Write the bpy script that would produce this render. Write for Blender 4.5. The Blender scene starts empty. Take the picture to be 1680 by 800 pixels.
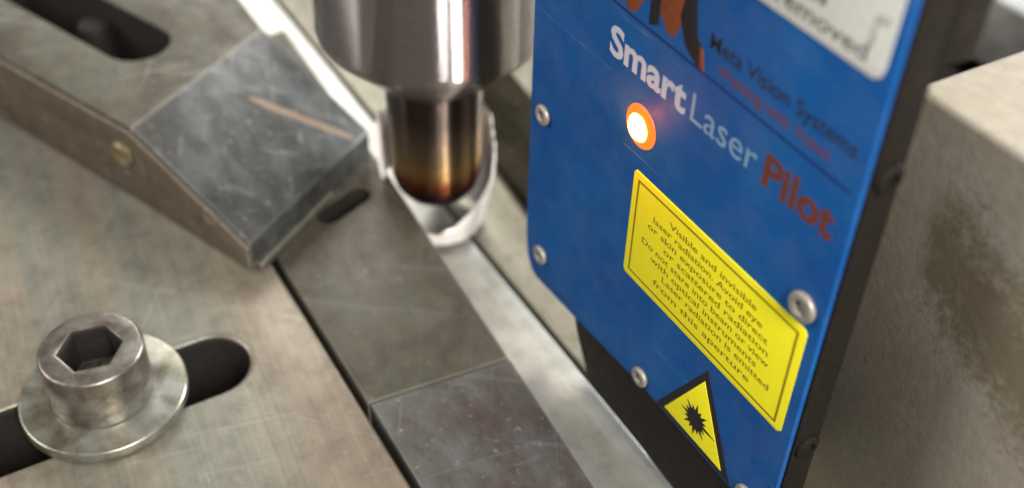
import bpy, bmesh, math, random
from mathutils import Vector, Matrix

# ------------------------------------------------------------------ set-up
random.seed(7)
S = 0.001                                   # everything below is written in millimetres
scn = bpy.context.scene
col = scn.collection
V = Vector

# camera (phone held above the welding head, looking down at about 48 degrees)
cam = bpy.data.cameras.new("camera")
cam.sensor_width = 36; cam.lens = 40.33
cam.clip_start = 0.005; cam.clip_end = 50
cam.dof.use_dof = True; cam.dof.focus_distance = 0.160; cam.dof.aperture_fstop = 12.5
co = bpy.data.objects.new("camera", cam); col.objects.link(co)
co.matrix_world = Matrix(((0.9996, -0.02856, 0.0, 0.0),
                          (0.01906, 0.66697, -0.74484, 0.0),
                          (0.02127, 0.74453, 0.66724, 0.145),
                          (0, 0, 0, 1)))
scn.camera = co

# world: the even grey of a workshop hall
w = bpy.data.worlds.new("World"); scn.world = w; w.use_nodes = True
bg = w.node_tree.nodes["Background"]
bg.inputs[0].default_value = (0.95, 0.97, 1.0, 1); bg.inputs[1].default_value = 0.10

def lamp(name, loc, target, size, power, color):
    l = bpy.data.lights.new(name, 'AREA'); l.shape = 'RECTANGLE'
    l.size, l.size_y = size[0]*S, size[1]*S; l.energy = power; l.color = color
    o = bpy.data.objects.new(name, l); col.objects.link(o)
    o.location = V(loc)*S
    d = (V(target)-V(loc)).normalized()
    o.rotation_euler = d.to_track_quat('-Z', 'Y').to_euler()
    return o
lamp("hall_lamp_back", (-125, 680, 310), (-50, 220, -10), (200, 240), 1.9, (1.0, 0.97, 0.93))
lamp("hall_lamp_ceiling", (110, 480, 560), (0, 150, 0), (300, 240), 1.1, (1.0, 0.94, 0.84))
lamp("hall_lamp_left", (-480, 110, 330), (0, 150, 10), (320, 200), 1.9, (1.0, 0.96, 0.90))
lamp("hall_lamp_front", (215, -270, 360), (30, 130, 20), (60, 260), 3.3, (1.0, 0.96, 0.90))
lamp("block_fill_near", (75, -150, 330), (60, 110, 30), (50, 150), 1.3, (1.0, 0.95, 0.88))  # unseen fill added to brighten the block's near face
lamp("nozzle_edge_fill", (340, 420, 130), (0, 170, 40), (150, 160), 3.6, (0.95, 0.98, 1.0))  # low light added in place of the sheet's reflection on the nozzle edge

scn.view_settings.view_transform = 'Standard'
scn.view_settings.look = 'None'
scn.view_settings.exposure = 0.0
scn.view_settings.gamma = 1.0
scn.render.engine = 'CYCLES'

# directions of the place: U along the weld seam, N across it (N points to the left plate)
U = V((0.52112, -0.85348, 0)).normalized()
N = U.cross(V((0, 0, 1)))

# ------------------------------------------------------------------ materials
def nt(name):
    m = bpy.data.materials.new(name); m.use_nodes = True
    t = m.node_tree; b = t.nodes["Principled BSDF"]
    return m, t, b
def nd(t, typ, **kw):
    n = t.nodes.new(typ)
    for k, v in kw.items():
        if k in n.inputs.keys() if hasattr(n.inputs, 'keys') else False: n.inputs[k].default_value = v
        else: setattr(n, k, v)
    return n
def coords(t, ang=0, sc=(1, 1, 1)):
    tc = t.nodes.new('ShaderNodeTexCoord'); r = t.nodes.new('ShaderNodeMapping'); r.vector_type = 'POINT'
    r.inputs['Rotation'].default_value = (0, 0, ang); r.inputs['Scale'].default_value = (1000, 1000, 1000)
    t.links.new(tc.outputs['Object'], r.inputs['Vector'])
    r2 = t.nodes.new('ShaderNodeMapping'); r2.inputs['Scale'].default_value = sc
    t.links.new(r.outputs[0], r2.inputs['Vector'])
    return r2.outputs[0]
def noise(t, vec, scale, detail=4, rough=0.6):
    n = t.nodes.new('ShaderNodeTexNoise'); n.inputs['Scale'].default_value = scale
    n.inputs['Detail'].default_value = detail; n.inputs['Roughness'].default_value = rough
    t.links.new(vec, n.inputs['Vector']); return n.outputs['Fac']
def ramp(t, fac, stops, interp='LINEAR'):
    r = t.nodes.new('ShaderNodeValToRGB'); e = r.color_ramp.elements; r.color_ramp.interpolation = interp
    while len(e) < len(stops): e.new(0.5)
    for i, (p, c) in enumerate(stops):
        e[i].position = p; e[i].color = (*c, 1) if len(c) == 3 else c
    t.links.new(fac, r.inputs[0]); return r.outputs[0]
def mixc(t, fac, a, b, mode='MIX'):
    m = t.nodes.new('ShaderNodeMix'); m.data_type = 'RGBA'; m.blend_type = mode
    if isinstance(fac, (int, float)): m.inputs[0].default_value = fac
    else: t.links.new(fac, m.inputs[0])
    for k, x in ((6, a), (7, b)):
        if isinstance(x, tuple): m.inputs[k].default_value = (*x, 1)
        else: t.links.new(x, m.inputs[k])
    return m.outputs[2]
def val(x): return (x, x, x)
def metal(name, c1, c2, c3, ang=0.0, stretch=0.08, rough=(0.35, 0.6), metallic=0.6, spots=0.25, bump=0.06, size=0.08, lines=0.5, scratch=0.16, wear=0.5):
    """worn machined metal: broad tints, grinding lines along one direction, specks and small dents"""
    m, t, b = nt(name)
    vs = coords(t, ang, (stretch, 1, 1)); vi = coords(t, ang)
    broad = noise(t, vs, size, 5, 0.6)
    base = ramp(t, broad, [(0.36, c1), (0.5, c2), (0.64, c3)])
    blot = noise(t, vi, size*2.2, 6, 0.65)
    base = mixc(t, 0.55, base, ramp(t, blot, [(0.35, val(0.62)), (0.5, val(1.0)), (0.68, val(1.22))]), 'MULTIPLY')
    fine = noise(t, coords(t, ang, (stretch*0.25, 1, 1)), 1.6, 5, 0.7)
    base = mixc(t, lines, base, ramp(t, fine, [(0.3, val(0.75)), (0.5, val(1.0)), (0.72, val(1.25))]), 'MULTIPLY')
    sp = noise(t, vi, 0.9, 3, 0.5)
    base = mixc(t, ramp(t, sp, [(0.66, val(0)), (0.74, val(spots))]), base, (0.62, 0.6, 0.55))
    sp2 = noise(t, vi, 0.55, 4, 0.6)
    base = mixc(t, ramp(t, sp2, [(0.26, val(spots*1.6)), (0.36, val(0))]), base, (0.05, 0.045, 0.035))
    for k_, (a_, sc_) in enumerate(((0.5, 0.55), (-0.9, 0.4), (1.7, 0.7))):      # long fine scratches in three directions
        ns = noise(t, coords(t, ang+a_, (0.03, 1, 0.4)), sc_, 2, 0.5)
        base = mixc(t, ramp(t, ns, [(0.66, val(0)), (0.69, val(scratch)), (0.72, val(0.0))]), base, (0.5, 0.49, 0.46))
    # corners rubbed bright where parts are handled
    bv = t.nodes.new('ShaderNodeBevel'); bv.samples = 4; bv.inputs['Radius'].default_value = 0.0006
    gg = t.nodes.new('ShaderNodeNewGeometry'); dp = t.nodes.new('ShaderNodeVectorMath'); dp.operation = 'DOT_PRODUCT'
    t.links.new(bv.outputs[0], dp.inputs[0]); t.links.new(gg.outputs['True Normal'], dp.inputs[1])
    base = mixc(t, ramp(t, dp.outputs['Value'], [(0.86, val(wear)), (0.985, val(0))]), base, (0.50, 0.47, 0.41))
    t.links.new(base, b.inputs['Base Color'])
    b.inputs['Metallic'].default_value = metallic
    t.links.new(ramp(t, noise(t, vs, 0.35, 5, 0.7), [(0.3, val(rough[0])), (0.7, val(rough[1]))]), b.inputs['Roughness'])
    bp = t.nodes.new('ShaderNodeBump'); bp.inputs['Strength'].default_value = bump*4; bp.inputs['Distance'].default_value = 0.0001
    add = t.nodes.new('ShaderNodeMath'); add.operation = 'ADD'
    t.links.new(fine, add.inputs[0]); t.links.new(sp, add.inputs[1])
    t.links.new(add.outputs[0], bp.inputs['Height']); t.links.new(bp.outputs[0], b.inputs['Normal'])
    return m
def simple(name, c, rough=0.5, metallic=0.0, emit=None, es=0, speck=0.0, coat=0.0):
    m, t, b = nt(name)
    if speck:
        v = coords(t)
        f = noise(t, v, 0.9, 5, 0.7)
        t.links.new(mixc(t, speck, c, ramp(t, f, [(0.3, tuple(x*0.55 for x in c)), (0.7, tuple(min(1, x*1.5) for x in c))])), b.inputs['Base Color'])
        t.links.new(ramp(t, noise(t, v, 0.35, 4), [(0.3, val(max(0.05, rough-0.1))), (0.7, val(rough+0.12))]), b.inputs['Roughness'])
    else:
        b.inputs['Base Color'].default_value = (*c, 1); b.inputs['Roughness'].default_value = rough
    b.inputs['Metallic'].default_value = metallic
    b.inputs['Coat Weight'].default_value = coat
    if emit: b.inputs['Emission Color'].default_value = (*emit, 1); b.inputs['Emission Strength'].default_value = es
    return m
AU = -math.atan2(U.y, U.x)     # turns U onto x
M = {}
M['plate'] = metal('machined_plate_steel', (0.255, 0.21, 0.16), (0.235, 0.21, 0.162), (0.20, 0.20, 0.165), AU+0.1, 0.04, (0.36, 0.55), 0.5, 0.12, 0.06, 0.10, 0.55)
M['olive'] = metal('oiled_olive_steel', (0.045, 0.038, 0.026), (0.068, 0.062, 0.040), (0.066, 0.069, 0.051), AU, 0.5, (0.5, 0.7), 0.2, 0.25, 0.06, 0.12, 0.3)
M['fingerolive'] = metal('dull_olive_steel', (0.056, 0.047, 0.034), (0.078, 0.069, 0.05), (0.074, 0.075, 0.06), AU, 0.5, (0.5, 0.66), 0.3, 0.2, 0.05, 0.1, 0.3, 0.05, 0.3)
M['grey'] = metal('grey_ground_steel', (0.106, 0.089, 0.076), (0.132, 0.128, 0.119), (0.157, 0.162, 0.157), AU, 0.5, (0.35, 0.55), 0.55, 0.3, 0.06, 0.14, 0.4)
M['toe'] = metal('blued_ground_steel', (0.032, 0.034, 0.032), (0.055, 0.058, 0.058), (0.092, 0.098, 0.096), 0.9, 0.4, (0.4, 0.55), 0.45, 0.3, 0.06, 0.13, 0.5)
TOE0, TOE1 = (-3.1, 6.9, 14.4), (18.0, 4.3, 6.8)
def streak(m, p0, p1, wd, c):
    'rusty rub mark along a line on the toe (object space, mm)'
    t = m.node_tree; b = t.nodes['Principled BSDF']; src = b.inputs['Base Color'].links[0].from_socket
    p0, p1 = V(p0), V(p1); d_ = (p1-p0); n_ = d_.normalized(); mid = (p0+p1)/2
    tc = t.nodes.new('ShaderNodeTexCoord')
    def vm(op, a, b_=None):
        x = t.nodes.new('ShaderNodeVectorMath'); x.operation = op
        for i, q in enumerate((a, b_)):
            if q is None: continue
            if isinstance(q, V): x.inputs[i].default_value = q
            else: t.links.new(q, x.inputs[i])
        return x
    def ma(op, a, b_, c_=0.0):
        x = t.nodes.new('ShaderNodeMath'); x.operation = op
        for i, q in enumerate((a, b_, c_)):
            if isinstance(q, (int, float)): x.inputs[i].default_value = q
            else: t.links.new(q, x.inputs[i])
        return x.outputs[0]
    rel = vm('SUBTRACT', tc.outputs['Object'], mid*S).outputs[0]
    along = vm('DOT_PRODUCT', rel, n_*1000).outputs['Value']
    dist = ma('MULTIPLY', vm('LENGTH', vm('CROSS_PRODUCT', rel, n_).outputs[0]).outputs['Value'], 1000/wd)
    end = ma('MULTIPLY', ma('ABSOLUTE', along, 0), 2/d_.length)
    ns = noise(t, coords(t), 0.5, 5, 0.7)
    k = ma('SUBTRACT', ma('MULTIPLY_ADD', ns, 1.4, 0.5), ma('ADD', dist, ma('POWER', end, 6)))
    f_ = ramp(t, k, [(0.0, val(0)), (0.45, val(0.5))])
    t.links.new(mixc(t, f_, src, c), b.inputs['Base Color'])
streak(M['toe'], TOE0, TOE1, 0.9, (0.34, 0.24, 0.16))
M['barside'] = metal('brown_shaded_steel', (0.075, 0.052, 0.034), (0.10, 0.073, 0.05), (0.09, 0.08, 0.055), 0.6, 0.3, (0.45, 0.7), 0.4, 0.2, 0.06, 0.12, 0.4)  # brown steel, colour darkened for the side turned from the light
M['strip'] = metal('bright_sheet_steel', (0.26, 0.25, 0.21), (0.32, 0.315, 0.28), (0.38, 0.39, 0.37), AU, 0.04, (0.32, 0.42), 0.6, 0.1, 0.02, 0.1, 0.3)
M['khaki'] = metal('dull_khaki_sheet', (0.12, 0.112, 0.079), (0.18, 0.169, 0.12), (0.247, 0.232, 0.18), AU, 0.1, (0.36, 0.5), 0.55, 0.12, 0.03, 0.09, 0.3)
M['bed'] = metal('grey_bed_iron', (0.20, 0.20, 0.19), (0.28, 0.28, 0.27), (0.36, 0.36, 0.34), AU, 0.4, (0.4, 0.6), 0.5, 0.2, 0.05, 0.05, 0.3)
M['beddark'] = simple('dark_iron_and_slot_shade', (0.02, 0.018, 0.016), 0.6, 0.0, speck=0.5)  # bed iron; also the shade painted inside slots and hex recess
M['screw'] = metal('zinc_screw_steel', (0.13, 0.112, 0.09), (0.19, 0.17, 0.145), (0.26, 0.25, 0.22), 0, 1, (0.3, 0.45), 0.75, 0.2, 0.04, 0.2, 0.3)
M['washer'] = metal('zinc_washer_steel', (0.20, 0.185, 0.135), (0.26, 0.25, 0.20), (0.34, 0.35, 0.32), 0, 1, (0.25, 0.4), 0.75, 0.2, 0.03, 0.16, 0.3)
M['darkbar'] = metal('dark_bar_metal', (0.02, 0.017, 0.011), (0.03, 0.026, 0.018), (0.04, 0.034, 0.025), AU, 0.3, (0.75, 0.9), 0.0, 0.1, 0.05, 0.1, 0.3, 0.0, 0.0)  # matt dark tone for the bar on the dull sheet
M['darkbar'].node_tree.nodes['Principled BSDF'].inputs['Specular IOR Level'].default_value = 0.0
M['brass'] = metal('tarnished_brass', (0.16, 0.12, 0.055), (0.21, 0.17, 0.08), (0.26, 0.22, 0.13), 0, 1, (0.35, 0.5), 0.7, 0.2, 0.05, 0.3, 0.3)

M['black'] = simple('black_anodised', (0.015, 0.012, 0.010), 0.55, 0.0, speck=0.5)
M['yellow'] = simple('yellow_vinyl', (0.93, 0.83, 0.02), 0.45, speck=0.12)
M['white'] = simple('white_paper_label', (0.62, 0.63, 0.59), 0.6, speck=0.15)
M['ink'] = simple('black_ink', (0.02, 0.018, 0.02), 0.5)
M['inkblue'] = simple('dark_blue_ink', (0.008, 0.02, 0.11), 0.5)
M['inkolive'] = simple('brown_label_ink', (0.22, 0.17, 0.01), 0.5)
M['inkgrey'] = simple('grey_label_ink', (0.12, 0.115, 0.10), 0.5)
M['inkpale'] = simple('faint_label_ink', (0.50, 0.50, 0.46), 0.5)
M['orange'] = simple('orange_print', (0.15, 0.04, 0.025), 0.7, speck=0.08)
M['orangelogo'] = simple('orange_logo_print', (0.20, 0.055, 0.02), 0.5, speck=0.3)
M['silver'] = simple('silver_print', (0.45, 0.50, 0.58), 0.7, speck=0.08)
M['thinsilver'] = simple('pale_grey_print', (0.20, 0.33, 0.45), 0.5, speck=0.2)
M['panelscrew'] = simple('bright_screw', (0.34, 0.32, 0.28), 0.45, 0.5, speck=0.4)
M['ledcore'] = simple('led_core', (1, .6, .2), 0.3, emit=(1.0, 0.42, 0.05), es=24)
M['ledrim'] = simple('led_rim_lens', (0.4, 0.03, 0.005), 0.4, emit=(1.0, 0.17, 0.012), es=1.5)

for k_ in ('ink', 'inkblue', 'inkolive', 'inkgrey', 'orange', 'orangelogo', 'silver', 'thinsilver', 'black', 'beddark', 'yellow'):
    M[k_].node_tree.nodes['Principled BSDF'].inputs['Specular IOR Level'].default_value = 0.15
# blue printed face plate
m, t, b = nt('blue_printed_aluminium'); v = coords(t)
f = noise(t, v, 0.05, 4, 0.6); g = noise(t, v, 2.2, 3, 0.7)
c = ramp(t, f, [(0.3, (0.008, 0.070, 0.27)), (0.7, (0.008, 0.108, 0.34))])
c = mixc(t, 0.25, c, ramp(t, g, [(0.3, val(0.7)), (0.7, val(1.3))]), 'MULTIPLY')
dust = noise(t, v, 0.12, 6, 0.7); c = mixc(t, ramp(t, dust, [(0.45, val(0)), (0.75, val(0.10))]), c, (0.30, 0.30, 0.28))
sc_ = noise(t, coords(t, 0, (0.05, 1, 1.2)), 0.8, 2, 0.5); c = mixc(t, ramp(t, sc_, [(0.70, val(0)), (0.72, val(0.22)), (0.74, val(0))]), c, (0.35, 0.4, 0.5))
sp_ = noise(t, v, 0.8, 2, 0.5); c = mixc(t, ramp(t, sp_, [(0.76, val(0)), (0.79, val(0.5))]), c, (0.12, 0.12, 0.12))
t.links.new(c, b.inputs['Base Color'])
t.links.new(ramp(t, noise(t, v, 0.3, 5), [(0.3, val(0.55)), (0.7, val(0.7))]), b.inputs['Roughness'])
b.inputs['Specular IOR Level'].default_value = 0.12
M['blue'] = m

# chrome of the torch: lathe-turned, so highlights smear along the axis
def turned(name, c1, c2, rough, aniso, tint=None, groove=0.8):
    m, t, b = nt(name); v = coords(t, 0, (0.03, 0.03, 6))
    f = noise(t, v, 0.8, 3)
    col_ = ramp(t, f, [(0.3, c1), (0.7, c2)])
    if tint:                                    # heat tint running up from the hot end
        tc = t.nodes.new('ShaderNodeTexCoord'); sx = t.nodes.new('ShaderNodeSeparateXYZ')
        t.links.new(tc.outputs['Object'], sx.inputs[0])
        ml = t.nodes.new('ShaderNodeMath'); ml.operation = 'MULTIPLY_ADD'; ml.inputs[1].default_value = 1000/tint[0]; ml.inputs[2].default_value = 0
        t.links.new(sx.outputs['Z'], ml.inputs[0])
        ad = t.nodes.new('ShaderNodeMath'); ad.operation = 'MULTIPLY_ADD'; ad.inputs[1].default_value = 0.22; 
        t.links.new(noise(t, coords(t), 0.18, 4), ad.inputs[0]); t.links.new(ml.outputs[0], ad.inputs[2])
        col_ = mixc(t, 1.0, col_, ramp(t, ad.outputs[0], tint[1]), 'MULTIPLY')
    t.links.new(col_, b.inputs['Base Color'])
    b.inputs['Metallic'].default_value = 1.0
    t.links.new(ramp(t, noise(t, v, 1.5, 4), [(0.3, val(rough*0.8)), (0.7, val(rough*1.2))]), b.inputs['Roughness'])
    b.inputs['Anisotropic'].default_value = aniso; b.inputs['Anisotropic Rotation'].default_value = 0.25
    tg = t.nodes.new('ShaderNodeTangent'); tg.direction_type = 'RADIAL'; tg.axis = 'Z'
    t.links.new(tg.outputs[0], b.inputs['Tangent'])
    # lathe grooves, far finer than a pixel: every groove tips the normal up or down, never sideways
    tc = t.nodes.new('ShaderNodeTexCoord'); sx = t.nodes.new('ShaderNodeSeparateXYZ'); t.links.new(tc.outputs['Object'], sx.inputs[0])
    mu = t.nodes.new('ShaderNodeMath'); mu.operation = 'MULTIPLY'; mu.inputs[1].default_value = 31234.0; t.links.new(sx.outputs['Z'], mu.inputs[0])
    wn = t.nodes.new('ShaderNodeTexWhiteNoise'); wn.noise_dimensions = '1D'; t.links.new(mu.outputs[0], wn.inputs['W'])
    mr = t.nodes.new('ShaderNodeMapRange'); mr.inputs[3].default_value = -groove; mr.inputs[4].default_value = groove; t.links.new(wn.outputs['Value'], mr.inputs[0])
    cx = t.nodes.new('ShaderNodeCombineXYZ'); t.links.new(mr.outputs[0], cx.inputs['Z'])
    ge = t.nodes.new('ShaderNodeNewGeometry'); va = t.nodes.new('ShaderNodeVectorMath'); t.links.new(ge.outputs['Normal'], va.inputs[0]); t.links.new(cx.outputs[0], va.inputs[1])
    vn = t.nodes.new('ShaderNodeVectorMath'); vn.operation = 'NORMALIZE'; t.links.new(va.outputs[0], vn.inputs[0]); t.links.new(vn.outputs[0], b.inputs['Normal'])
    return m
M['chrome'] = turned('turned_chrome', (0.50, 0.45, 0.445), (0.60, 0.54, 0.55), 0.13, 0.6)
M['tip'] = turned('heat_tinted_copper_tip', (0.55, 0.48, 0.42), (0.66, 0.6, 0.52), 0.20, 0.6, 
                  (30, [(0.30, (0.03, 0.015, 0.05)), (0.42, (0.06, 0.02, 0.04)), (0.50, (0.35, 0.10, 0.04)), (0.60, (0.75, 0.52, 0.25)), (0.78, (0.45, 0.36, 0.27)), (1.0, (0.16, 0.14, 0.14))]))
M['cup'] = simple('white_ceramic', (0.90, 0.85, 0.82), 0.25, 0.0, speck=0.15, coat=0.6)

# ------------------------------------------------------------------ mesh helpers
def link(name, me, mats, parent=None, origin=None):
    if origin is not None:
        me.transform(Matrix.Translation(-V(origin)*S))
    o = bpy.data.objects.new(name, me); col.objects.link(o)
    if origin is not None: o.location = V(origin)*S
    for mm in (mats if isinstance(mats, (list, tuple)) else [mats]):
        if len(me.materials) < 8: me.materials.append(mm)
    if parent is not None:
        o.parent = parent
        if origin is not None:                      # origin was given in world mm
            o.matrix_parent_inverse = parent.matrix_basis.inverted()
    return o
def smooth(me, deg=35):
    bm = bmesh.new(); bm.from_mesh(me); bmesh.ops.remove_doubles(bm, verts=bm.verts, dist=1e-7)
    bmesh.ops.recalc_face_normals(bm, faces=bm.faces)
    for f in bm.faces: f.smooth = True
    for e in bm.edges:
        e.smooth = not (len(e.link_faces) != 2 or e.calc_face_angle(0) > math.radians(deg))
    bm.to_mesh(me); bm.free(); return me
def prism(outer, z0, z1, holes=(), bev=0.2, res=2):
    """flat outline (mm) with holes, given thickness and rounded edges, as a mesh in metres"""
    cu = bpy.data.curves.new('c', 'CURVE'); cu.dimensions = '2D'; cu.fill_mode = 'BOTH'
    for ring in [outer, *holes]:
        sp = cu.splines.new('POLY'); sp.points.add(len(ring)-1); sp.use_cyclic_u = True
        for p, q in zip(sp.points, ring): p.co = (q[0], q[1], 0, 1)
    h = (z1-z0)/2; bev = min(bev, h*0.9)
    cu.extrude = h-bev; cu.bevel_depth = bev; cu.bevel_resolution = res; cu.offset = -bev
    o = bpy.data.objects.new('c', cu); col.objects.link(o)
    dg = bpy.context.evaluated_depsgraph_get()
    me = bpy.data.meshes.new_from_object(o.evaluated_get(dg))
    bpy.data.objects.remove(o); me.materials.clear()
    me.transform(Matrix.Scale(S, 4) @ Matrix.Translation((0, 0, (z0+z1)/2)))
    return smooth(me)
def circle(cx, cy, r, n=40, ph=0): return [(cx+r*math.cos(2*math.pi*i/n+ph), cy+r*math.sin(2*math.pi*i/n+ph)) for i in range(n)]
def capsule(a, b, r, n=14):
    a, b = V(a), V(b); d = (b-a).normalized(); ang = math.atan2(d.y, d.x)
    P = [(b.x+r*math.cos(ang-math.pi/2+math.pi*i/n), b.y+r*math.sin(ang-math.pi/2+math.pi*i/n)) for i in range(n+1)]
    P += [(a.x+r*math.cos(ang+math.pi/2+math.pi*i/n), a.y+r*math.sin(ang+math.pi/2+math.pi*i/n)) for i in range(n+1)]
    return P
def lathe(profile, n=96, a0=0, a1=360, closed=True):
    """profile of (radius, z) in mm turned about z; returns mesh in metres"""
    bm = bmesh.new(); rings = []
    full = (a1-a0) >= 360; steps = n if full else n+1
    for i in range(steps):
        a = math.radians(a0+(a1-a0)*i/n)
        rings.append([bm.verts.new((r*math.cos(a)*S, r*math.sin(a)*S, z*S)) for r, z in profile])
    k = len(profile)
    for i in range(n):
        A = rings[i]; B = rings[(i+1) % steps]
        for j in range(k if closed else k-1):
            q = [A[j], B[j], B[(j+1) % k], A[(j+1) % k]]
            try: bm.faces.new(q)
            except ValueError: pass
    if not full:
        for R_ in (rings[0], rings[-1]): bm.faces.new(R_)
    bmesh.ops.remove_doubles(bm, verts=bm.verts, dist=1e-7)
    me = bpy.data.meshes.new('lathe'); bm.to_mesh(me); bm.free()
    return smooth(me, 40)
def join(*ms):
    bm = bmesh.new()
    for x in ms: bm.from_mesh(x)
    me = bpy.data.meshes.new('joined'); bm.to_mesh(me); bm.free(); return me
def solid(vs, fs, bev=0.0):
    bm = bmesh.new(); V_ = [bm.verts.new(V(p)*S) for p in vs]
    for f_ in fs: bm.faces.new([V_[i] for i in f_])
    bmesh.ops.recalc_face_normals(bm, faces=bm.faces)
    if bev: bmesh.ops.bevel(bm, geom=list(bm.edges), offset=bev*S, segments=2, affect='EDGES', profile=0.5)
    me = bpy.data.meshes.new('solid'); bm.to_mesh(me); bm.free(); return smooth(me, 50)
def box(x0, x1, y0, y1, z0, z1, bev=0.2):
    vs = [(x, y, z) for z in (z0, z1) for y in (y0, y1) for x in (x0, x1)]
    return solid(vs, [(0, 2, 3, 1), (4, 5, 7, 6), (0, 1, 5, 4), (2, 6, 7, 3), (0, 4, 6, 2), (1, 3, 7, 5)], bev)
def un(u, n): p = U*u+N*n; return (p.x, p.y)
def tag(o, label=None, cat=None, group=None, kind=None):
    if label: o['label'] = label
    if cat: o['category'] = cat
    if group: o['group'] = group
    if kind: o['kind'] = kind
    return o
def thing(name, loc, label, cat, rz=0, group=None):
    o = bpy.data.objects.new(name, None); o.empty_display_size = 0.01; col.objects.link(o)
    o.location = V(loc)*S; o.rotation_euler = (0, 0, rz)
    return tag(o, label, cat, group)

def dark_walls(o, pts, reach, m_):  # paints the darkness of slots and recesses onto their walls
    'shade painted on the inner walls of a slot: second material on the upright faces near the given world points'
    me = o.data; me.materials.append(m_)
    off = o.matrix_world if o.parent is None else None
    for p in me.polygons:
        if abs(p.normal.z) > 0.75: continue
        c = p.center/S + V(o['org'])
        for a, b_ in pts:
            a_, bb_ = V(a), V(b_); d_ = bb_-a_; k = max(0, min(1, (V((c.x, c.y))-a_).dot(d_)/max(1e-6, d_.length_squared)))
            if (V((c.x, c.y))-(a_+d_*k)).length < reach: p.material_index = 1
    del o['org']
# ------------------------------------------------------------------ machine bed and sheets
bed = link('machine_bed', prism([(-600, -200), (600, -200), (600, 900), (-600, 900)], -46, -34.2, bev=0.5), M['beddark'], origin=(0, 200, -46))
tag(bed, kind='structure')
bb = link('backing_bar', prism([un(-420, -45), un(-58, -45), un(-58, -225), un(-420, -225)], -34, -14.1, bev=0.5), M['beddark'], origin=(0, 200, -34))
tag(bb, 'dark backing bar carrying the two sheets under the seam', 'backing bar')
strip = link('bright_sheet', prism([un(-420, -60), un(-58, -60), un(-58, -83.4), un(-420, -83.9)], -14, -10, bev=0.35), M['strip'], origin=(-20, 180, -14))
tag(strip, 'bright reflective sheet steel strip running under the nozzle, left of the seam', 'metal sheet')
khaki = link('dull_sheet', prism([un(-300, -84.9), un(-58, -84.5), un(-58, -190), un(-300, -190)], -14, -10, bev=0.35), M['khaki'], origin=(30, 190, -14))
tag(khaki, 'dull khaki sheet steel behind the blue sensor, right of the seam', 'metal sheet')
far = link('backing_plate', prism([un(-420, -232), un(-60, -232), un(-60, -420), un(-420, -420)], -14, 4, bev=1.0), M['bed'], origin=(200, 280, -14))
tag(far, 'grey steel plate beyond the tan block, in the upper right corner', 'plate')
db = link('dark_bar', prism([un(-300, -111.0), un(-128, -95.5), un(-110, -112), un(-300, -128)], -9.9, -7.0, bev=0.5), M['darkbar'], origin=(0, 205, -10))
tag(db, 'flat dark bar lying on the dull sheet between nozzle and blue sensor', 'bar')

# ------------------------------------------------------------------ clamping plate with slot, screw and washer
sd = V((0.86, 0.51))
c1 = V((-50.2, 129.3)); c0 = c1-sd*42
pl = thing('clamping_plate', (-90, 120, -14), 'tan machined steel plate with a long slot, filling the lower left', 'plate')
BS = lambda a_, b_: V((-70.98, 170.81))+V((0.8135, -0.5816))*a_+V((-0.5816, -0.8135))*b_
outer = [un(-400, -43.0), un(-80, -43.0), un(-80, 34), un(-400, 34)]
pb = link('plate_body', prism(outer, -34, 0, holes=[capsule(c0, c1, 6.3), capsule(tuple(BS(-72, -20.8)), tuple(BS(-22.3, -19.8)), 7.6)], bev=1.3, res=5), M['plate'], pl, origin=(-90, 120, -14))
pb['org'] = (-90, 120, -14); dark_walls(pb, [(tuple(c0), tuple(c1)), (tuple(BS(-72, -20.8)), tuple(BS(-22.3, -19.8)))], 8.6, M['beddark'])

wx, wy = -65.4, 121.3
ws = thing('round_washer', (wx, wy, 0), 'pale flat washer under the socket cap screw, lying across the slot', 'washer')
link('washer_ring', prism(circle(wx, wy, 13.2, 72), 0.02, 2.2, holes=[circle(wx, wy, 5.6, 40)], bev=0.45, res=3), M['washer'], ws, origin=(wx, wy, 0))
sc = thing('cap_screw', (wx, wy, 2.2), 'socket cap screw with a hex recess standing on the washer', 'screw')
hexr = circle(0, 0, 4.75, 6, 0.35)
head = join(prism(circle(0, 0, 8.1, 72), 4.5, 12.2, holes=[hexr], bev=0.75, res=4), prism(circle(0, 0, 8.1, 72), 2.25, 5.2, bev=0.3))
o = link('screw_head', head, M['screw'], sc); o.location = (0, 0, -2.2*S)
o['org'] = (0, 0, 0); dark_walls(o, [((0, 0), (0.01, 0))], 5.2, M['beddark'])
o = link('screw_shank', prism(circle(0, 0, 5.0, 32), -12, 2.3, bev=0.2), M['screw'], sc); o.location = (0, 0, -2.2*S)
# chip of swarf at the bottom of the recess
bm = bmesh.new(); bmesh.ops.create_icosphere(bm, subdivisions=2, radius=1.9*S)
for v_ in bm.verts: v_.co *= 1+random.uniform(-.2, .2); v_.co.z *= 0.45
me = bpy.data.meshes.new('chip'); bm.to_mesh(me); bm.free()
for f_ in me.polygons: f_.use_smooth = True
o = link('metal_chip', me, M['brass']); o.location = (-64.3*S, 123.4*S, 6.0*S)
tag(o, 'small brownish chip lying in the hex recess of the cap screw', 'metal chip')

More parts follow.
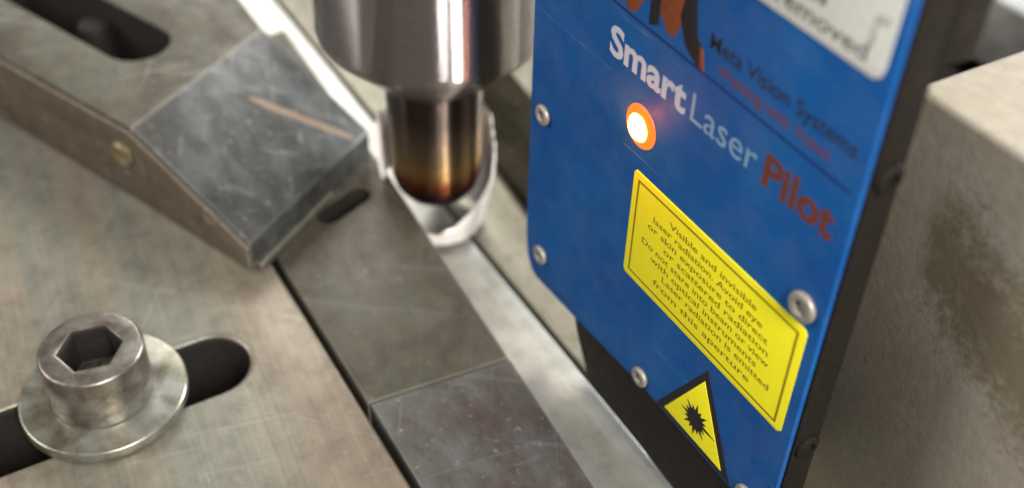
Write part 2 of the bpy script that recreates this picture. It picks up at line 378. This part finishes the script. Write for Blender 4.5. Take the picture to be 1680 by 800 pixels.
# ------------------------------------------------------------------ clamp bar, upper left
d = V((0.8135, -0.5816)); B = V((-70.98, 170.81)); C = V((-53.33, 207.07)); mm_ = V((d.y, -d.x))
A_ = B-d*150; D_ = C-V((U.x, U.y))*110
def bs(s, m_): p = B+d*s+mm_*m_; return (p.x, p.y)
cb = thing('clamp_bar', (-85, 200, 0), 'thick olive clamp bar with a dark slot and a sloping grey toe, upper left', 'clamp bar')
bb_ = link('bar_body', prism([tuple(A_), tuple(B), tuple(C), tuple(D_)], 0.05, 18, holes=[capsule(bs(-72, -20.8), bs(-22.3, -19.8), 6.6)], bev=0.55, res=3), M['olive'], cb, origin=(-85, 200, 0))
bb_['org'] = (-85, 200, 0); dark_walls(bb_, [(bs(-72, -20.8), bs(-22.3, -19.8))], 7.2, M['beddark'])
E_ = (-47.06, 152.59); F_ = (-29.62, 187.55)
C2 = (C.x, C.y)
vs = [(B.x, B.y, 0.1), (E_[0], E_[1], 0.1), (F_[0], F_[1], 0.1), (C2[0], C2[1], 0.1),
      (B.x, B.y, 17.9), (E_[0], E_[1], 6.5), (F_[0], F_[1], 6.5), (C2[0], C2[1], 17.9)]
link('sloping_toe', solid(vs, [(0, 3, 2, 1), (4, 5, 6, 7), (0, 1, 5, 4), (1, 2, 6, 5), (2, 3, 7, 6), (3, 0, 4, 7)], 0.35), M['toe'], cb, origin=(-50, 180, 0))
# brown side face: a thin skin along the bar, its shade put into the brown
sA = A_+mm_*0.02; 
side_pts = [(A_+mm_*0.0), (B+mm_*0.0), (V(E_)+mm_*0.0)]
n1 = mm_*0.9
vs = []
for P, zt in ((A_, 17.2), (B, 17.2), (V(E_), 5.9)):
    for off in (mm_*0.03, n1): 
        q = P+off; vs += [(q.x, q.y, 0.1), (q.x, q.y, zt)]
fs = [(0, 1, 3, 2), (8, 10, 11, 9), (0, 2, 6, 4), (4, 6, 10, 8), (1, 5, 7, 3), (5, 9, 11, 7), (0, 4, 5, 1), (4, 8, 9, 5), (2, 3, 7, 6), (6, 7, 11, 10)]
o = link('side_face', solid(vs, fs, 0.2), M['barside'], cb, origin=(-85, 180, 0)); o['label'] = 'brown side of the bar, shade in its colour'
# lower lip of the toe front
td = (V(F_)-V(E_)).normalized(); tn = V((td.y, -td.x))
q0 = V(E_)+tn*0.05+td*0.3; q1 = V(E_)+td*24; 
lip = [(q0.x, q0.y), ((q0+tn*1.6).x, (q0+tn*1.6).y), ((q1+tn*1.2).x, (q1+tn*1.2).y), ((q1+tn*.05).x, (q1+tn*.05).y)]
link('toe_lip', prism(lip, 0.1, 1.9, bev=0.35), M['olive'], cb, origin=(-40, 165, 0))
pg = lathe([(0, 0), (2.6, 0), (2.6, 0.7), (2.1, 1.1), (1.2, 0.8), (0, 0.8)], 32)
o = link('side_plug', pg, M['brass'], cb)
px = B+d*(-3.1)+mm_*0.9
o.matrix_local = Matrix.Translation((V((px.x, px.y, 11.4))-V((-85, 200, 0)))*S) @ V((mm_.x, mm_.y, 0)).to_track_quat('Z', 'Y').to_matrix().to_4x4()
o['label'] = 'round brass plug in the brown side'
sb = bs(-41, -22.5)
st = link('slot_stud', lathe([(0, 0), (3.6, 0), (3.6, 13), (3.0, 14), (0, 14)], 40), M['black']); st.location = (sb[0]*S, sb[1]*S, 0.05*S)
tag(st, 'dark stud end sunk in the slot of the olive clamp bar', 'stud')

# ------------------------------------------------------------------ hold-down fingers beside the seam
fg = thing('olive_finger', (-25, 160, -10), 'olive flat hold-down finger coming out from under the clamp bar toe', 'clamp finger')
outer = [un(-230, -44.4), un(-116.0, -44.1), un(-113.4, -69.2), un(-168, -73.1), un(-230, -75.5)]
link('finger_body', prism(outer, -9.95, 0, holes=[capsule((-35.6, 168.6), (-30.6, 174.9), 2.3)], bev=0.3), M['fingerolive'], fg, origin=(-25, 160, -10))
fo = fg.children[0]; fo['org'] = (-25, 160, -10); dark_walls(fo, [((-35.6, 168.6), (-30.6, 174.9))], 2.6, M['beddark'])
fg2 = thing('grey_finger', (0, 120, -10), 'grey ground steel finger butted below the olive one, at the bottom edge', 'clamp finger')
outer = [un(-115.8, -44.4), un(-72, -44.0), un(-72, -66.5), un(-113.2, -69.4)]
link('finger_body', prism(outer, -9.95, -0.25, bev=0.35), M['grey'], fg2, origin=(0, 120, -10))

# ------------------------------------------------------------------ welding torch
tx, ty = -15.4, 179.1
th = thing('welding_torch', (tx, ty, -6), 'vertical chrome welding torch nozzle with a dark heat-tinted tip above the seam', 'welding torch')
def tp(name, me, m_):
    o = link(name, me, m_, th); o.location = (0, 0, 6*S); return o
tp('shroud', lathe([(0, 27.0), (9.8, 27.0), (11.2, 27.4), (20.0, 36.0), (20.7, 37.2), (21, 38.6), (21, 150), (0, 150)], 160), M['chrome'])
tipm = lathe([(0, -1.0), (4.5, -1.0), (7.0, 0.2), (8.2, 2.0), (8.9, 5), (9.4, 30), (0, 30)], 96)
tp_o = tp('nozzle_tip', tipm, M['tip']); tipm.transform(Matrix.Translation((0, 0, 6*S))); tp_o.location = (0, 0, 0)
# ceramic cup round the tip, open in front: its rim climbs from the front to the right and back
bm = bmesh.new(); rings = []
def lerp_tab(tab, a):
    for (a0, v0), (a1, v1) in zip(tab, tab[1:]):
        if a <= a1: return v0+(v1-v0)*(a-a0)/(a1-a0)
    return tab[-1][1]
for i in range(121):
    a = -108+i*(286/120)
    zt = lerp_tab([(-108, -5.6), (-85, -5.0), (-60, -2.5), (-35, 1.5), (-12, 5), (5, 9), (22, 14), (40, 15.5), (210, 15.5)], a)
    zb = lerp_tab([(-108, -8.3), (96, -8.3), (118, 0.9), (210, 0.9)], a)
    jag = 0.35*math.sin(a*0.31)+0.25*math.sin(a*0.83+1)+0.2*math.sin(a*1.7)
    zt += jag
    def rad(z): return 9.0+0.18*jag+2.7*min(1, max(0, (z+8.5)/13))**0.7
    prof = [(rad(zb), zb)]+[(rad(zb+(zt-zb)*k)+0.0, zb+(zt-zb)*k) for k in (0.15, 0.4, 0.7, 0.93)]+[(rad(zt)-0.35, zt)]
    prof += [(rad(zb+(zt-zb)*k)-0.9, zb+(zt-zb)*k) for k in (0.93, 0.7, 0.4, 0.15)]+[(rad(zb)-0.6, zb)]
    ar = math.radians(a)
    rings.append([bm.verts.new((r*math.cos(ar)*S, r*math.sin(ar)*S, z*S)) for r, z in prof])
for A, B_ in zip(rings, rings[1:]):
    for j in range(len(A)):
        k = (j+1) % len(A); bm.faces.new((A[j], B_[j], B_[k], A[k]))
bm.faces.new(rings[0]); bm.faces.new(rings[-1])
cup = bpy.data.meshes.new('cup'); bm.to_mesh(cup); bm.free(); smooth(cup, 50)
tp('gas_cup', cup, M['cup'])

# ------------------------------------------------------------------ laser seam sensor
px0, py0 = 17.6, 126.8
rz = math.atan2(U.y, U.x)
ls = thing('laser_sensor', (px0, py0, -7), 'blue and black laser seam sensor with printed face, yellow labels and a glowing lamp', 'laser sensor', rz)
L = V((0, 0, 7*S))       # local frame: x along the face, -y out of the face, z up; heights below are over the table
def face_mesh(me, y):    # flat mesh (x, y, thickness z) stood up on the face
    me.transform(Matrix.Translation((0, y*S, 7*S)) @ Matrix(((1, 0, 0, 0), (0, 0, -1, 0), (0, 1, 0, 0), (0, 0, 0, 1)))); return me
def stand(name, outer, m_, y, th_, parent=ls, bev=0.1, holes=(), res=2):
    """outline on the face plane, its back at y, th_ thick towards the viewer"""
    return link(name, face_mesh(prism(outer, 0, th_, holes=holes, bev=bev, res=res), y), m_, parent)
def box_l(name, x0, x1, y0, y1, z0, z1, m_, bev=0.3, parent=ls):
    me = box(x0, x1, y0, y1, z0, z1, bev); me.transform(Matrix.Translation((0, 0, 7*S))); return link(name, me, m_, parent)
face = [(-27.3, 96), (-27.9, 60), (-27.7, 13.5), (-27.0, 9.0), (-25.4, 6.6), (-23.8, 6.0), (-12, 6.9), (8, 8.8), (29.5, 8.8), (37.8, 9.4), (37.8, 150), (-27.3, 150)]
stand('face_plate', face, M['blue'], 0, 0.9, bev=0.18)
# black front plate of the housing, with the skirt that reaches down below the face
front = [(-27.6, 150), (-28.0, 60), (-27.9, 13), (-25.8, 6.0), (-23.8, 5.4), (-13.0, 6.2), (-12.0, 3), (-7.6, -4.6), (0, -5.6), (16, -6.6), (38.1, -6.6), (38.1, 150)]
stand('housing_plate', front, M['black'], 4.6, 4.55, bev=0.25)
box_l('housing_body', -14, 24, 4.8, 22, -1, 150, M['black'], 0.6)
me = solid([(30, 4.7, 84), (37.9, 4.7, 82.6), (37.9, 10.8, 82.2), (30, 10.8, 84), (30, 4.7, 150), (37.9, 4.7, 150), (37.9, 10.8, 150), (30, 10.8, 150)],
           [(0, 3, 2, 1), (4, 5, 6, 7), (0, 1, 5, 4), (1, 2, 6, 5), (2, 3, 7, 6), (3, 0, 4, 7)], 0.5)
me.transform(Matrix.Translation((0, 0, 7*S))); link('side_bracket', me, M['black'], ls)

def face_screw(x, z, r, hole=True):
    h = r*0.5
    a = prism(circle(x, z, r, 36), 0, h, bev=h*0.6, res=4, holes=[circle(x, z, r*0.42, 6)] if hole else ())
    b_ = prism(circle(x, z, r*0.6, 20), 0, h*0.35, bev=0.02)
    return link('face_screw', face_mesh(join(a, b_), -0.9), M['panelscrew'], ls)
face_screw(-23.6, 41.0, 1.75); face_screw(-22.4, 12.6, 1.75); face_screw(7.6, 10.9, 1.75)
face_screw(34.6, 49.9, 2.15); face_screw(33.2, 11.2, 1.75)
# dark cap screws in the right end of the housing plate
for zz in (70.3, 25.5):
    me = lathe([(0, 0), (1.9, 0), (1.9, 0.5), (1.5, 0.8), (0.9, 0.8), (0.9, 0.2), (0, 0.2)], 28)
    me.transform(Matrix.Translation((38.05*S, 2.3*S, (zz+7)*S)) @ Matrix.Rotation(math.pi/2, 4, 'Y'))
    link('end_screw', me, M['black'], ls)

# status lamp
def dome(r, h, base=0.0, n=10): return [(0, base)]+[(r, base)]+[(r*math.cos(a), base+h*math.sin(a)) for a in [math.pi/2*i/n for i in range(1, n)]]+[(0, base+h)]
lx, lz = 0.25, 53.9
led = link('lamp_lens', face_mesh((lambda q: (q.transform(Matrix.Translation((lx*S, lz*S, 0))), q)[1])(lathe(dome(3.3, 0.7), 48)), -0.9), M['ledrim'], ls)
core = link('lamp_core', face_mesh((lambda q: (q.transform(Matrix.Translation((lx*S, lz*S, 0))), q)[1])(lathe(dome(2.1, 1.1, 0.35), 48)), -0.9), M['ledcore'], led)
# light of the status lamp falling on the face round it
pt = bpy.data.lights.new('status_lamp_light', 'POINT'); pt.energy = 0.0028; pt.color = (1.0, 0.13, 0.01); pt.shadow_soft_size = 0.0004
po = bpy.data.objects.new('status_lamp_light', pt); col.objects.link(po); po.parent = ls; po.location = V((lx-1.2, -3.6, lz+7))*S

# flat print on the face
Y0 = -0.9
def text(s, x, z, width, height, m_, y=Y0, parent=ls, bold=0.0, shear=0.0, name='lettering'):
    cu = bpy.data.curves.new('t', 'FONT'); cu.body = s; cu.size = 1; cu.offset = bold; cu.shear = shear; cu.resolution_u = 4
    o = bpy.data.objects.new('t', cu); col.objects.link(o)
    dg = bpy.context.evaluated_depsgraph_get(); dg.update()
    me = bpy.data.meshes.new_from_object(o.evaluated_get(dg)); bpy.data.objects.remove(o)
    xs = [v_.co.x for v_ in me.vertices]; x0_, x1_ = min(xs), max(xs)
    k = width/(x1_-x0_); kz = height/0.69     # cap height of the built-in font
    me.transform(Matrix.Translation((x*S, z*S, 0)) @ Matrix.Diagonal((k*S, kz*S, 1, 1)) @ Matrix.Translation((-x0_, 0, 0)))
    bm = bmesh.new(); bm.from_mesh(me)
    r_ = bmesh.ops.extrude_face_region(bm, geom=list(bm.faces)); 
    bmesh.ops.translate(bm, vec=(0, 0, 0.008*S), verts=[g for g in r_['geom'] if isinstance(g, bmesh.types.BMVert)])
    bmesh.ops.recalc_face_normals(bm, faces=bm.faces)
    for f_ in bm.faces: f_.smooth = False
    bm.to_mesh(me); bm.free(); me.materials.clear()
    return link(name, face_mesh(me, y), m_, parent)
text('Smart', -8.4, 61.0, 16.9, 4.3, M['silver'], bold=0.03)
text('Laser', 9.6, 61.0, 12.7, 4.1, M['thinsilver'], bold=0.0)
text('Pilot', 23.6, 60.8, 12.0, 4.3, M['orange'], bold=0.035)
text('Meta Vision Systems', 11.2, 72.4, 24.8, 2.1, M['ink'], bold=0.01)
text('Welding with Vision', 13.2, 69.8, 19.4, 1.6, M['orange'], bold=0.01)
stand('rule_line', [(-14, 68.6), (36.5, 68.2), (36.5, 68.5), (-14, 68.9)], M['inkblue'], Y0, 0.06, bev=0.01)
# initial M of the maker's mark: black outer legs, orange middle
stand('logo_leg', [(-0.9, 86), (-0.6, 69.3), (1.3, 70.1), (1.0, 86)], M['ink'], Y0, 0.06, bev=0.01)
stand('logo_wedge', [(1.2, 86), (1.35, 72.0), (3.4, 69.9), (4.8, 70.4), (6.4, 74.8), (6.4, 86)], M['orangelogo'], Y0, 0.06, bev=0.01)
stand('logo_leg', [(6.5, 80), (5.3, 73.6), (6.9, 70.3), (9.4, 68.9), (10.5, 68.8), (10.2, 71.4), (8.9, 72.6), (8.3, 75.2), (7.4, 80)], M['ink'], Y0, 0.09, bev=0.01)
stand('logo_edge', [(9.6, 71.6), (10.2, 71.5), (10.8, 68.8), (10.0, 68.9)], M['orangelogo'], Y0, 0.12, bev=0.01)
stand('logo_wedge', [(-7.0, 72), (-5.2, 69.2), (-3.6, 69.4), (-2.0, 72), (-2.0, 80), (-7.0, 80)], M['orangelogo'], Y0, 0.06, bev=0.01)

# white label, upper right
wl = stand('white_label', [(14, 82.2), (35.4, 82.2), (36.3, 82.8), (36.6, 84), (37.2, 112), (14, 112)], M['white'], Y0, 0.12, bev=0.03)
text('removed', 20.2, 83.4, 13.8, 1.9, M['inkgrey'], y=Y0-0.12, parent=wl, bold=0.015)
text('if', 25.2, 86.2, 2.8, 2.6, M['inkgrey'], y=Y0-0.12, parent=wl, bold=0.03)
stand('faint_mark', [(34.0, 87.8), (36.0, 88.4), (36.0, 89.4), (34.0, 88.8)], M['inkpale'], Y0-0.12, 0.05, wl, bev=0.01)
stand('faint_mark', [(33.8, 85.4), (34.6, 85.6), (34.7, 88.0), (34.0, 88.0)], M['inkpale'], Y0-0.12, 0.05, wl, bev=0.01)

# yellow text label with double border and eight rows of small print
yl = stand('yellow_label', [(0.6, 27.6), (35.5, 27.7), (36.1, 28.3), (36.1, 46.1), (35.6, 46.7), (0.6, 46.8), (0.1, 46.2), (0.1, 28.2)], M['yellow'], Y0, 0.12, bev=0.03)
def ring(name, pts, wd, m_, y, parent):
    cx = sum(p[0] for p in pts)/len(pts); cy = sum(p[1] for p in pts)/len(pts)
    n_ = len(pts); inn = []
    for i in range(n_):
        a, b_, c_ = V(pts[i-1]), V(pts[i]), V(pts[(i+1) % n_])
        e1 = (b_-a).normalized(); e2 = (c_-b_).normalized()
        nn1 = V((-e1.y, e1.x)); nn2 = V((-e2.y, e2.x)); bis = (nn1+nn2).normalized()
        inn.append(tuple(b_+bis*(wd/max(0.3, bis.dot(nn1)))))
    return stand(name, pts, m_, y, 0.05, parent, bev=0.005, holes=[inn], res=0)
ring('label_border', [(1.25, 28.75), (34.9, 28.75), (34.9, 45.6), (1.25, 45.6)], 0.32, M['inkolive'], Y0-0.12, yl)
rows = [(9.0, 27.5), (5.5, 29.0), (4.5, 30.5), (8.5, 31.0), (3.6, 31.5), (6.0, 29.5), (9.0, 32.4), (7.2, 28.9)]
zrow = [42.6, 40.9, 39.2, 37.5, 35.8, 34.1, 32.4, 30.5]
words = ['Visible and invisible', 'laser radiation. Avoid eye', 'or skin exposure to direct', 'or scattered radiation', 'Do not stare into beam or view', 'with optical instruments', 'Laser radiation is emitted', 'from this aperture']
for (xa, xb), z_, s_ in zip(rows, zrow, words):
    text(s_, xa, z_, xb-xa, 1.05, M['inkolive'], y=Y0-0.12, parent=yl, bold=0.012, name='print_row')

# yellow triangle with a black border and a starburst
tri = [(11.9, 9.3), (29.7, 9.3), (21.3, 25.5)]
tb = stand('warning_triangle', tri, M['ink'], Y0, 0.10, bev=0.02)
stand('yellow_field', [(13.9, 10.2), (27.7, 10.2), (21.2, 23.2)], M['yellow'], Y0-0.10, 0.06, tb, bev=0.01)
star = []
for i in range(32):
    r = (3.3 if i % 4 == 0 else 2.6) if i % 2 == 0 else 1.75
    if i == 0: r = 4.8
    star.append((20.8+r*math.cos(2*math.pi*i/32), 14.4+r*math.sin(2*math.pi*i/32)))
stand('starburst', star, M['ink'], Y0-0.16, 0.05, tb, bev=0.005, res=0)

# ------------------------------------------------------------------ tan block on the right
# its near face is parallel to the sensor face, 20 mm behind it
bl = thing('tan_block', (px0+40, py0-10, -10), 'large tan metal block with brown stains, right of the blue sensor', 'metal block')
blm, t, b = nt('stained_cast_metal')
v = coords(t); tc = t.nodes.new('ShaderNodeTexCoord'); sx = t.nodes.new('ShaderNodeSeparateXYZ'); t.links.new(tc.outputs['Object'], sx.inputs[0])
base = ramp(t, noise(t, v, 0.06, 5, 0.6), [(0.3, (0.402, 0.358, 0.28)), (0.5, (0.445, 0.403, 0.331)), (0.7, (0.478, 0.448, 0.383))])
base = mixc(t, 0.5, base, ramp(t, noise(t, v, 0.5, 6, 0.75), [(0.3, val(0.75)), (0.7, val(1.22))]), 'MULTIPLY')
# stain: band sloping down towards the near end (local x along the face, z up)
ma = t.nodes.new('ShaderNodeMath'); ma.operation = 'MULTIPLY_ADD'; ma.inputs[1].default_value = 0.54; t.links.new(sx.outputs['X'], ma.inputs[0]); t.links.new(sx.outputs['Z'], ma.inputs[2])
mb = t.nodes.new('ShaderNodeMath'); mb.operation = 'SUBTRACT'; mb.inputs[1].default_value = 0.0705; t.links.new(ma.outputs[0], mb.inputs[0])
mc = t.nodes.new('ShaderNodeMath'); mc.operation = 'ABSOLUTE'; t.links.new(mb.outputs[0], mc.inputs[0])
md = t.nodes.new('ShaderNodeMath'); md.operation = 'MULTIPLY_ADD'; md.inputs[1].default_value = -1/0.013; md.inputs[2].default_value = 1.0; t.links.new(mc.outputs[0], md.inputs[0])
me_ = t.nodes.new('ShaderNodeMath'); me_.operation = 'ADD'; t.links.new(md.outputs[0], me_.inputs[0])
mf = t.nodes.new('ShaderNodeMath'); mf.operation = 'MULTIPLY_ADD'; mf.inputs[1].default_value = 2.6; mf.inputs[2].default_value = -1.3
t.links.new(noise(t, v, 0.42, 8, 0.85), mf.inputs[0]); t.links.new(mf.outputs[0], me_.inputs[1])
mg = t.nodes.new('ShaderNodeMapRange'); mg.inputs[1].default_value = 0.030; mg.inputs[2].default_value = 0.037; mg.interpolation_type = 'SMOOTHSTEP'; t.links.new(sx.outputs['X'], mg.inputs[0])
mh = t.nodes.new('ShaderNodeMath'); mh.operation = 'MULTIPLY'; t.links.new(me_.outputs[0], mh.inputs[0]); t.links.new(mg.outputs[0], mh.inputs[1])
stain = ramp(t, mh.outputs[0], [(0.15, val(0)), (0.7, val(0.8))])
base = mixc(t, stain, base, ramp(t, noise(t, v, 0.1, 3), [(0.4, (0.19, 0.16, 0.085)), (0.6, (0.20, 0.15, 0.095))]))
sp = noise(t, v, 0.32, 5, 0.7); base = mixc(t, ramp(t, sp, [(0.60, val(0)), (0.72, val(0.45))]), base, (0.24, 0.20, 0.11))
t.links.new(base, b.inputs['Base Color']); b.inputs['Metallic'].default_value = 0.25
t.links.new(ramp(t, sp, [(0.3, val(0.45)), (0.7, val(0.65))]), b.inputs['Roughness'])
bp = t.nodes.new('ShaderNodeBump'); bp.inputs['Strength'].default_value = 0.3; bp.inputs['Distance'].default_value = 0.0003
t.links.new(noise(t, v, 0.7, 6, 0.7), bp.inputs['Height']); t.links.new(bp.outputs[0], b.inputs['Normal'])
def wl_(u_, t_, z_): p = V((px0, py0, 0))+U*u_-N*t_; return (p.x, p.y, z_)
vs = [wl_(25.0, 20, -9.9), wl_(110, 20, -9.9), wl_(110, 110, -9.9), wl_(27, 110, -9.9),
      wl_(25.0, 20, 68.4), wl_(110, 20, 70.4), wl_(110, 110, 70.4), wl_(27.0, 110, 68.4)]
bmsh = solid(vs, [(0, 3, 2, 1), (4, 5, 6, 7), (0, 1, 5, 4), (1, 2, 6, 5), (2, 3, 7, 6), (3, 0, 4, 7)], 0.9)
bmsh.transform(Matrix.Translation(V((-px0, -py0, 0))*S)); bmsh.transform(Matrix.Rotation(-rz, 4, 'Z'))
bo = link('block_body', bmsh, blm, bl); bo.rotation_euler = (0, 0, rz)
bo.location = (V((px0, py0, 0))-V((px0+40, py0-10, -10)))*S
